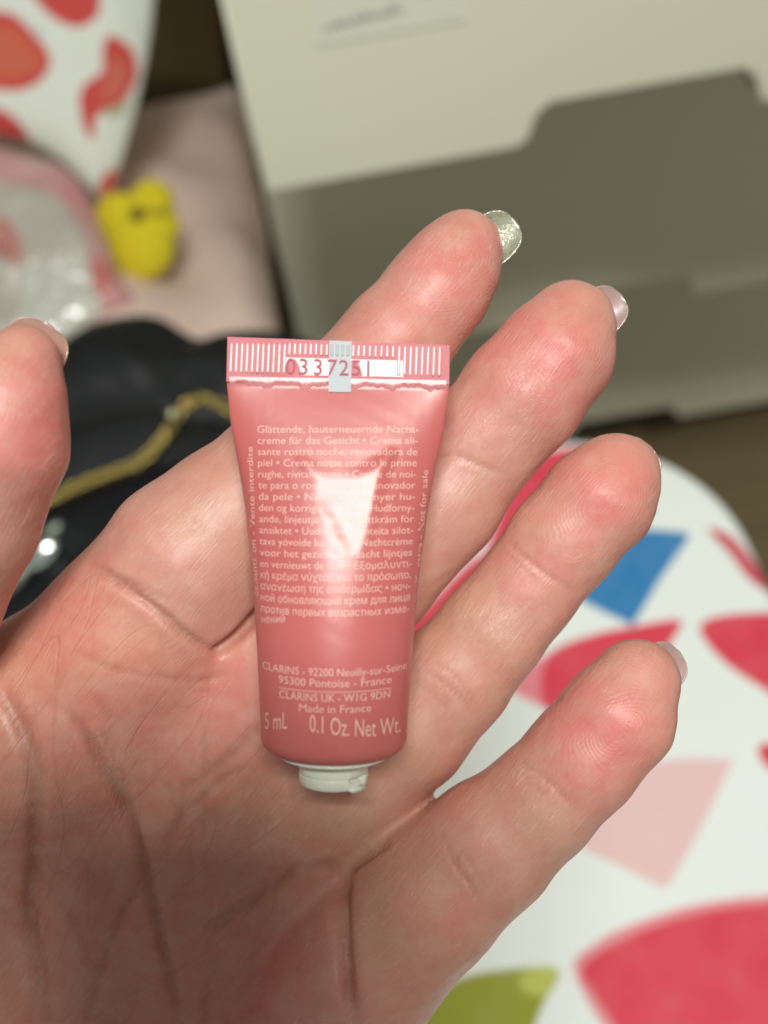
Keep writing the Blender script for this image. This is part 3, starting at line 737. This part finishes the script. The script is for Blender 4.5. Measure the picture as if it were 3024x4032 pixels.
PALM = [
 [(410, 1211, 135, 178), (300, 1370, 138, 200), (150, 1560, 144, 232), (-100, 1950, 160, 270), (-420, 2500, 180, 300), (-800, 3000, 195, 300)],
 [(633, 1434, 138, 146), (500, 1610, 142, 180), (330, 1850, 151, 220), (50, 2200, 164, 250), (-350, 2650, 182, 280)],
 [(773, 1677, 139, 136), (640, 1850, 144, 150), (480, 2080, 153, 200), (200, 2450, 166, 250), (-250, 2850, 184, 280), (-800, 3150, 195, 280)],
 [(650, 2250, 144, 192), (480, 2500, 154, 220), (150, 2800, 170, 240), (-200, 3000, 184, 260)],
 [(180, 1530, 140, 200), (-100, 1620, 138, 200), (-300, 1700, 134, 220)],
 [(-300, 1560, 129, 200), (-280, 1950, 146, 290), (-450, 2450, 170, 310)],
]
def cone_sdf(P, a, b, ra, rb):
    ba = (b - a).astype(np.float32); pa = P - a.astype(np.float32)
    t = np.clip(pa @ ba / float(ba @ ba), 0, 1)
    q = pa - t[:, None] * ba
    return np.sqrt(np.einsum('ij,ij->i', q, q)) - (ra + (rb - ra) * t)
def smin(a, b, k):
    h = np.maximum(k - np.abs(a - b), 0) / k; return np.minimum(a, b) - h * h * h * k / 6
CH_F = [chain_pts(f) for f in FINGERS]; CH_P = [chain_pts(p_) for p_ in PALM]
SCL = np.array([1, 1, 1], np.float32)
def chain_sdf(P, ch, k):
    pts, rs = ch; d = None
    for i in range(len(pts) - 1):
        e = cone_sdf(P, pts[i], pts[i + 1], rs[i], rs[i + 1]); d = e if d is None else smin(d, e, k)
    return d
BLOBS = [(cmm(330, 1330, 128), 9), (cmm(120, 1750, 138), 13), (cmm(-150, 1800, 130), 15)]
HOLLOW = [(cmm(420, 1660, 124), 9.0, 3.0)]
WEB = (cmm(868, 1796, 138.3), cmm(910, 1750, 137.6))
def sdf(P):
    P = P.astype(np.float32); fin = None
    fs_ = [chain_sdf(P, c_, 2.0) for c_ in CH_F]
    fin = fs_[0]
    for f in fs_[1:]: fin = smin(fin, f, 1.0)
    pal = None
    for c_ in CH_P:
        e = chain_sdf(P, c_, 4.0); pal = e if pal is None else smin(pal, e, 9.0)
    fin = smin(fin, cone_sdf(P, WEB[0], WEB[1], 2.3, 2.2), 2.0)
    return smin(fin, pal, 3.4)
allp = np.concatenate([c_[0] for c_ in CH_F + CH_P]); allr = np.concatenate([c_[1] for c_ in CH_F + CH_P])
lo = (allp - allr[:, None]).min(0) - 3; hi = (allp + allr[:, None]).max(0) + 3
VX = 0.5; BS = 8
nb_ = np.ceil((hi - lo) / (VX * BS)).astype(int); dims = nb_ * BS
cen = [lo[i] + (np.arange(nb_[i]) + .5) * VX * BS for i in range(3)]
CX, CY, CZ = np.meshgrid(*cen, indexing='ij'); CP_ = np.stack([CX, CY, CZ], -1).reshape(-1, 3)
sc_ = sdf(CP_); act = np.abs(sc_) < VX * BS * .87 * 1.25 + .6
VOL = np.repeat(np.repeat(np.repeat(np.where(sc_ < 0, -1, 1).astype(np.float32).reshape(nb_), BS, 0), BS, 1), BS, 2)
ai = np.argwhere(act.reshape(nb_)); loc = np.stack(np.meshgrid(*[np.arange(BS)] * 3, indexing='ij'), -1).reshape(-1, 3)
for s0 in range(0, len(ai), 1500):
    blk = ai[s0:s0 + 1500]; idx = (blk[:, None, :] * BS + loc[None]).reshape(-1, 3)
    VOL[idx[:, 0], idx[:, 1], idx[:, 2]] = sdf(lo + idx * VX)
def surface_nets(VOL):
    n0, n1, n2 = VOL.shape; st = np.array([n1 * n2, n2, 1]); flat = VOL.reshape(-1); quads = []; cells = []; pos = []
    for ax_ in range(3):
        sl0 = [slice(1, -1)] * 3; sl1 = [slice(1, -1)] * 3; sl1[ax_] = slice(2, None)
        a, b = VOL[tuple(sl0)], VOL[tuple(sl1)]
        e = np.argwhere((a < 0) != (b < 0)) + 1
        ia = e @ st; fa = flat[ia]; fb = flat[ia + st[ax_]]; t = fa / (fa - fb)
        p_ = e.astype(np.float64); p_[:, ax_] += t
        o1, o2 = st[(ax_ + 1) % 3], st[(ax_ + 2) % 3]
        q = np.stack([ia, ia - o1, ia - o1 - o2, ia - o2], 1); q[fa >= 0] = q[fa >= 0][:, ::-1]
        quads.append(q)
        for k_ in range(4): cells.append(q[:, k_] if False else np.stack([ia, ia - o1, ia - o1 - o2, ia - o2], 1)[:, k_]); pos.append(p_)
    cells = np.concatenate(cells); pos = np.concatenate(pos); quads = np.concatenate(quads)
    uq, inv = np.unique(cells, return_inverse=True); cnt = np.bincount(inv)
    V = np.stack([np.bincount(inv, pos[:, i]) / cnt for i in range(3)], 1)
    return V, np.searchsorted(uq, quads)
HV, HQ = surface_nets(VOL); del VOL
HV = lo + HV * VX
def grad(P, e=.15):
    g = np.stack([sdf(P + np.eye(3)[i] * e) - sdf(P - np.eye(3)[i] * e) for i in range(3)], 1).astype(float); return g / (np.linalg.norm(g, axis=1)[:, None] + 1e-9)
N_ = grad(HV)
for _ in range(2): HV = HV - N_ * sdf(HV)[:, None].astype(float)
_e = np.vstack([HQ[:, [0, 1]], HQ[:, [1, 2]], HQ[:, [2, 3]], HQ[:, [3, 0]]]); _n = np.bincount(_e[:, 0], minlength=len(HV))
for _ in range(4):
    _m = np.stack([np.bincount(_e[:, 0], HV[_e[:, 1], i], minlength=len(HV)) + np.bincount(_e[:, 1], HV[_e[:, 0], i], minlength=len(HV)) for i in range(3)], 1)
    HV = HV + .5 * (_m / (2 * _n)[:, None] - HV)
N_ = grad(HV, .6)
# photo position of every vertex, for the lines of the palm
Q = np.stack([(HV[:, 0] / -HV[:, 2] * FPX + 1512) / S, (-HV[:, 1] / -HV[:, 2] * FPX + 2016) / S], 1)
vd = -HV / np.linalg.norm(HV, axis=1)[:, None]; facing = np.clip((np.einsum('ij,ij->i', vd, N_) + .05) / .35, 0, 1)
crease = np.zeros(len(HV)); disp = np.zeros(len(HV)); pink = np.zeros(len(HV))
def line(pts, w, depth, col, bulge=.35):
    """a flexion line: narrow groove with soft shoulders. w = half width px"""
    global crease, disp
    P = smooth_open(np.array(pts, float), 40); box = (Q[:, 0] > P[:, 0].min() - 6 * w) & (Q[:, 0] < P[:, 0].max() + 6 * w) & (Q[:, 1] > P[:, 1].min() - 6 * w) & (Q[:, 1] < P[:, 1].max() + 6 * w) & (facing > 0)
    ix = np.where(box)[0]; q = Q[ix]; best = np.full(len(ix), 1e9); tt = np.zeros(len(ix))
    for i in range(len(P) - 1):
        a, b = P[i], P[i + 1]; ab = b - a; t = np.clip(((q - a) @ ab) / (ab @ ab + 1e-9), 0, 1)
        d = np.linalg.norm(q - a - t[:, None] * ab, axis=1); m_ = d < best; best[m_] = d[m_]; tt[m_] = (i + t[m_]) / (len(P) - 1)
    tap = np.clip(np.minimum(tt, 1 - tt) / .18, 0, 1) ** .7
    g = np.exp(-(best / w) ** 2) * tap; s_ = np.exp(-(best / (w * 3)) ** 2) * tap
    disp[ix] += (-.85 * depth * g + .6 * depth * bulge * (s_ - g * .5)) * facing[ix]; crease[ix] = np.maximum(crease[ix], g * col * facing[ix])
def smooth_open(P, n):
    k = len(P); P = np.vstack([2 * P[0] - P[1], P, 2 * P[-1] - P[-2]]); out = []
    for t in np.linspace(0, k - 1, n):
        i = min(int(t), k - 2); u = t - i; p0, p1, p2, p3 = P[i:i + 4]
        out.append(.5 * (2 * p1 + (p2 - p0) * u + (2 * p0 - 5 * p1 + 4 * p2 - p3) * u * u + (3 * p1 - p0 - 3 * p2 + p3) * u ** 3))
    return np.array(out)
# palm lines
line([(0, 1480), (45, 1570), (75, 1680), (75, 1850), (65, 1960), (80, 2080), (105, 2240)], 17.5, 1.03, .9)
line([(140, 1530), (200, 1610), (260, 1720), (300, 1830), (330, 1950), (360, 2080), (395, 2240)], 12.2, 0.86, .9)
line([(215, 1560), (270, 1700), (305, 1850)], 8.8, 0.29, .35)
line([(745, 1885), (738, 1960), (745, 2060), (762, 2230)], 17, 1.7, .9, .4)  # fold beside the little finger: groove, with its shadow darkened into the colour
line([(540, 1650), (470, 1690), (400, 1760), (330, 1850)], 10.5, 0.40, .45)
line([(560, 1560), (520, 1620), (450, 1670), (380, 1720)], 14.0, 0.40, .4)
line([(660, 1860), (600, 1910), (520, 1960), (440, 2010)], 15.8, 0.52, .6)
line([(640, 1900), (700, 1870), (745, 1885)], 14.0, 0.34, .3)
line([(440, 1560), (440, 1700), (445, 1850)], 7.0, 0.23, .35)
line([(400, 1700), (380, 1780), (340, 1880)], 7.0, 0.23, .3)
line([(310, 1880), (260, 1980), (210, 2120), (180, 2230)], 10.5, 0.34, .5)
line([(80, 1880), (140, 1960), (190, 2060), (220, 2110)], 8.8, 0.23, .35)
line([(480, 2060), (450, 2130), (440, 2230)], 10.5, 0.29, .35)
line([(150, 1400), (260, 1450), (420, 1470), (500, 1450)], 8.8, 0.21, .25)
line([(200, 1500), (240, 1560), (260, 1640)], 8.8, 0.23, .3)
line([(100, 1960), (90, 2080), (60, 2230)], 8.8, 0.23, .3)
line([(290, 1400), (380, 1480), (480, 1500)], 8.8, 0.14, .2)
line([(330, 1640), (400, 1790), (420, 1900)], 7.0, 0.17, .2)
line([(742, 1890), (770, 1868), (805, 1842), (845, 1812)], 8, .7, 1.0, .1)  # cleft between ring and little finger, shade darkened into the crease colour
# base of the index finger: fold and its end between index and middle
line([(195, 1225), (260, 1262), (330, 1310), (400, 1370), (462, 1412)], 10.5, 0.80, .8, .6)
line([(180, 1210), (290, 1262), (370, 1300)], 7.0, 0.34, .4)
line([(455, 1412), (480, 1400), (515, 1372), (560, 1325), (600, 1290)], 12.2, 1.61, 1.0, .3)
# finger joints
line([(935, 985), (985, 985), (1040, 1005), (1095, 1025)], 5, .28, .35); line([(960, 970), (1020, 998), (1075, 1030)], 3, .14, .2)
line([(1095, 1165), (1130, 1200), (1180, 1240), (1235, 1275)], 5, .30, .35); line([(1085, 1185), (1120, 1218), (1165, 1255)], 3, .14, .2)
line([(905, 1440), (945, 1465), (990, 1500), (1020, 1545)], 4, .28, .35); line([(925, 1425), (975, 1455), (1010, 1495), (1035, 1530)], 4, .24, .3); line([(895, 1470), (935, 1500), (970, 1540), (1000, 1580)], 3, .15, .2)
line([(1120, 1640), (1155, 1665), (1200, 1700), (1250, 1755)], 5, .30, .35); line([(1105, 1655), (1145, 1690), (1185, 1720)], 3, .16, .2)
line([(960, 1830), (985, 1870), (1015, 1910), (1050, 1960)], 5, .30, .4); line([(985, 1820), (1015, 1865), (1055, 1920)], 4, .2, .25); line([(950, 1800), (970, 1830), (995, 1865)], 5, .15, .2)
line([(600, 700 + 360), (560, 1010), (520, 960)], 3, .05, .1)
def spot(x, y, r, a):
    global pink
    pink = np.maximum(pink, a * np.exp(-(((Q[:, 0] - x) ** 2 + (Q[:, 1] - y) ** 2) / r ** 2)))
for x, y, r, a in ((960, 600, 130, .9), (1180, 760, 150, 1), (1320, 1070, 130, .95), (1320, 1590, 150, 1.0), (1290, 1640, 110, 1.0), (60, 900, 180, 1), (1040, 540, 70, .8), (870, 700, 110, .6), (1060, 880, 90, .5), (1180, 1230, 90, .5),
                   (560, 2120, 150, .7), (250, 1600, 200, .35), (500, 1500, 120, .55), (150, 1330, 130, .5), (420, 1900, 120, .25), (1000, 1800, 70, .3), (990, 1990, 60, .45), (880, 1960, 60, .4), (1090, 2000, 50, .2), (300, 2050, 120, .3)): spot(x, y, r, a)
# finger coordinates: along / across in mm, and ridge phase of the pads
fuv = np.zeros((len(HV), 3)); phase = np.zeros(len(HV)); pmask = np.zeros(len(HV))
best = np.full(len(HV), 1e9); isf = np.zeros(len(HV))
for fi, (pts, rs_) in enumerate(CH_F):
    d = chain_sdf(HV.astype(np.float32), (pts, rs_), 2.0); ax_ = pts[-2] - pts[0]; ax_ = ax_ / np.linalg.norm(ax_); n_ = np.array([0, 0, 1.]); n_ -= ax_ * (n_ @ ax_); n_ /= np.linalg.norm(n_); sd = np.cross(n_, ax_)
    rel = HV - pts[1]; m_ = d < best; best[m_] = d[m_]
    fuv[m_] = np.stack([rel @ ax_, rel @ sd, np.full(len(HV), fi * 50.)], 1)[m_]
    isf[m_] = np.exp(-np.clip(d[m_] - .3, 0, 9) / 2.0)
    a, b = rel @ ax_, rel @ sd
    e1 = np.sqrt((b + .3) ** 2 * 1.25 + np.where(a > 0, a * .62, a) ** 2 + .05) + .25 * np.sin(a * .9 + fi) + .2 * np.sin(b * 1.1 + a * .5)
    ok = m_ & (a < 13); phase[ok] = (e1 / .42)[ok]; pmask[ok] = (np.clip((11 - a) / 4, 0, 1) * np.clip(facing * 1.2 - .1, 0, 1))[ok]
disp += .10 * vnoise(HV, .55, 2) * .5 + .05 * vnoise(HV, 1.3, 3)
HV = HV + N_ * disp[:, None]
HW = CAM + (HV * mm) @ BASIS.T
hc = CAM + BASIS @ (cmm(420, 1700, 140) * mm)
m_sk = M("skin", (.6, .35, .25), .46, Subsurface_Weight=.28, Subsurface_Scale=.0028)
m_sk.b.inputs['Subsurface Radius'].default_value = (1.0, .35, .18)
m_sk.b.inputs['Specular IOR Level'].default_value = .55
uvw = m_sk.n('ShaderNodeAttribute', attribute_name='fuv').outputs['Vector']
def smap(sx, sy, rot=0):
    nd = m_sk.n('ShaderNodeMapping'); nd.inputs['Scale'].default_value = (sx, sy, 1); nd.inputs['Rotation'].default_value = (0, 0, rad(rot)); m_sk.l(uvw, nd.inputs[0]); return nd.outputs[0]
pk = m_sk.at('pink'); cr = m_sk.at('crease')
base = m_sk.mix(m_sk.remap(m_sk.noise(95, 4, .55), .35, .68), (.63, .32, .245), (.59, .26, .205))
base = m_sk.mix(m_sk.remap(m_sk.noise(55, 3), .45, .7, 0, .7), base, (.585, .33, .225))
palm = m_sk.at('palm')
base = m_sk.mix(m_sk.math('MULTIPLY', palm, .7), base, (.58, .23, .145))
base = m_sk.mix(m_sk.math('MULTIPLY', pk, .95), base, (.70, .205, .185))
base = m_sk.mix(m_sk.math('MULTIPLY', cr, .66), base, (.33, .095, .05))
mott = m_sk.remap(m_sk.noise(260, 4, .6), .40, .66, 0, .45)
base = m_sk.mix(mott, base, (.66, .40, .30))
base = m_sk.mix(m_sk.remap(m_sk.noise(480, 3, .6), .52, .70, 0, .30), base, (.60, .20, .165))
def hair(sx, sy, rot, width):                        # thin broken lines: zero crossings of a stretched noise
    n_ = m_sk.noise(1.0, 1 if sy > 1 else 0, .5, smap(sx, sy, rot)); return m_sk.remap(m_sk.math('ABSOLUTE', m_sk.math('SUBTRACT', n_, .5)), 0, width, 1, 0)
patch = m_sk.remap(m_sk.noise(150, 2), .42, .60, 0, 1)
l1 = m_sk.math('MULTIPLY', hair(.16, 2.6, 4, .030), patch)
l2 = hair(.22, 2.2, 52, .022); l3 = hair(.22, 2.0, -48, .020)
xh = m_sk.math('MULTIPLY', m_sk.math('MAXIMUM', l2, l3), m_sk.remap(m_sk.noise(110, 2), .50, .62, 0, 1))
streak = m_sk.noise(1.0, 4, .6, smap(.35, 4.5))
base = m_sk.mix(m_sk.math('MULTIPLY', l1, .17), base, (.80, .58, .46))
base = m_sk.mix(m_sk.math('MULTIPLY', xh, .22), base, (.80, .60, .46))  # pale tint on these fine lines paints in their glints
p1, p2, p3 = hair(.03, .20, 62, .011), hair(.03, .17, -28, .010), hair(.035, .28, 12, .009)
pl = m_sk.math('MULTIPLY', m_sk.math('MAXIMUM', m_sk.math('MAXIMUM', p1, p2), m_sk.math('MULTIPLY', p3, .7)), m_sk.math('ADD', m_sk.math('MULTIPLY', palm, .75), .12))
base = m_sk.mix(m_sk.math('MULTIPLY', pl, .22), base, (.38, .12, .07)); m_sk.base(base)
wob = m_sk.noise(330, 3)
ph = m_sk.math('SINE', m_sk.math('MULTIPLY', m_sk.math('ADD', m_sk.at('phase'), m_sk.math('MULTIPLY', wob, 2.2)), 6.2832))
rg = m_sk.math('MULTIPLY', m_sk.math('MULTIPLY', ph, m_sk.at('padmask')), m_sk.remap(m_sk.noise(240, 3), .38, .62, .1, 1))
b1 = m_sk.bump(rg, .12, .00007)
b2 = m_sk.bump(streak, .22, .0004, b1)
b3 = m_sk.bump(l1, .20, .00012, b2)
b4 = m_sk.bump(xh, .35, .00012, b3)
b4 = m_sk.bump(m_sk.math('SUBTRACT', 1.0, pl), .28, .0002, b4)
m_sk.bump(m_sk.noise(900, 4, .65), .22, .0002, b4)
m_sk.l(m_sk.remap(m_sk.noise(200, 3), .3, .7, .36, .52), m_sk.b.inputs['Roughness'])
m_sk.b.inputs['Coat Weight'].default_value = .07; m_sk.b.inputs['Coat Roughness'].default_value = .26
hand = bpy.data.objects.new("hand", bpy.data.meshes.new("hand")); COL.objects.link(hand)
me = hand.data; nV, nF = len(HW), len(HQ)
me.vertices.add(nV); me.vertices.foreach_set('co', (HW - hc).astype(np.float32).ravel())
me.loops.add(nF * 4); me.loops.foreach_set('vertex_index', HQ.astype(np.int32).ravel())
me.polygons.add(nF); me.polygons.foreach_set('loop_start', (np.arange(nF) * 4).astype(np.int32)); me.polygons.foreach_set('loop_total', np.full(nF, 4, np.int32))
me.update(calc_edges=True); me.validate(); me.shade_smooth(); me.materials.append(m_sk.m); hand.location = hc
for nm, arr in (('palm', np.clip(1 - isf * 1.3, 0, 1)), ('crease', crease), ('pink', pink), ('phase', phase), ('padmask', pmask)): attr(hand, nm, arr)
attr(hand, 'fuv', fuv, 'FLOAT_VECTOR')
tag(hand, "open hand with palm up and fingers spread, holding the pink tube across the fingers", "hand")
# nails: curved plates set on the back of each fingertip
def nail(xd, yd, D, dirx, diry, L, Wd, mat, tilt=0.0, side=0.0, label=None):
    """centre of the plate in the photo, distance, direction of the tip, half length, half width (mm)"""
    c = cmm(xd, yd, D); t = np.array([dirx, -diry, 0.]); t /= np.linalg.norm(t); back = np.array([0, 0, -1.]); s_ = np.cross(back, t)
    t2 = t * math.cos(rad(tilt)) + back * math.sin(rad(tilt)) * -1; n_ = np.cross(t2, s_); n_ = n_ if n_[2] < 0 else -n_
    s2 = s_ * math.cos(rad(side)) + n_ * math.sin(rad(side)); n_ = np.cross(t2, s2); n_ = n_ if n_[2] < 0 else -n_
    V = []; NU, NV = 33, 25
    for i in range(NU):
        u = -1 + 2 * i / (NU - 1); wid = (1 - abs(u) ** (2.6 if u > 0 else 6)) ** (.5) if abs(u) < 1 else 0
        wid = max(wid, .02)
        for j in range(NV):
            v_ = -1 + 2 * j / (NV - 1); w = v_ * wid
            V.append(c + t2 * L * u + s2 * Wd * math.sin(w * 1.2) / math.sin(1.2) + n_ * (Wd * .42 * (math.cos(w * 1.2) - 1) - .06 * L * u * u))
    Vw = np.array([CAM + BASIS @ (p_ * mm) for p_ in V])
    o = mesh_obj("nail", Vw - hc, grid_faces(NV, NU), mat, hand)
    md = o.modifiers.new("thick", 'SOLIDIFY'); md.thickness = .00016; md.offset = 0
    if label: o['label'] = label
    return o
def nail_mat(name, colr, glitter=0.0, trans=.0):
    m = M(name, colr, .28, Coat_Weight=.55, Coat_Roughness=.12, Subsurface_Weight=.4, Subsurface_Scale=.001, Transmission_Weight=.3)
    m.base(m.mix(m.remap(m.noise(700, 3, .7), .4, .65, 0, .6), colr, tuple(min(1, c_ * 1.25) for c_ in colr)))
    if glitter:
        v_ = m.n('ShaderNodeTexVoronoi', in_Scale=5200.0); m.l(m.coord(), v_.inputs['Vector'])
        m.bump(v_.outputs['Distance'], .15, .0001)
        m.l(m.remap(m.noise(4200, 2), .5, .62, 0, glitter), m.b.inputs['Metallic'])
    else: m.bump(m.noise(500, 3), .2, .0003)
    return m.m
ngl = nail_mat("glitter_polish", (.42, .45, .33), .8); npk = nail_mat("pale_pink_polish", (.52, .37, .34)); ncl = nail_mat("clear_nail", (.55, .34, .27))
nail(1036, 540, 139.5, .80, -.60, 6.0, 3.45, ngl, tilt=6, label="pale green glitter nail")
nail(1276, 694, 138.0, .76, -.65, 5.2, 3.2, npk, tilt=4)
nail(1350, 1018, 137.0, .72, -.69, 4.6, 3.6, ncl, tilt=4)
nail(1411, 1452, 132.5, .78, -.62, 4.2, 3.2, npk, tilt=4)
nail(66, 778, 117.5, .52, -.85, 4.6, 3.9, ncl, tilt=4)
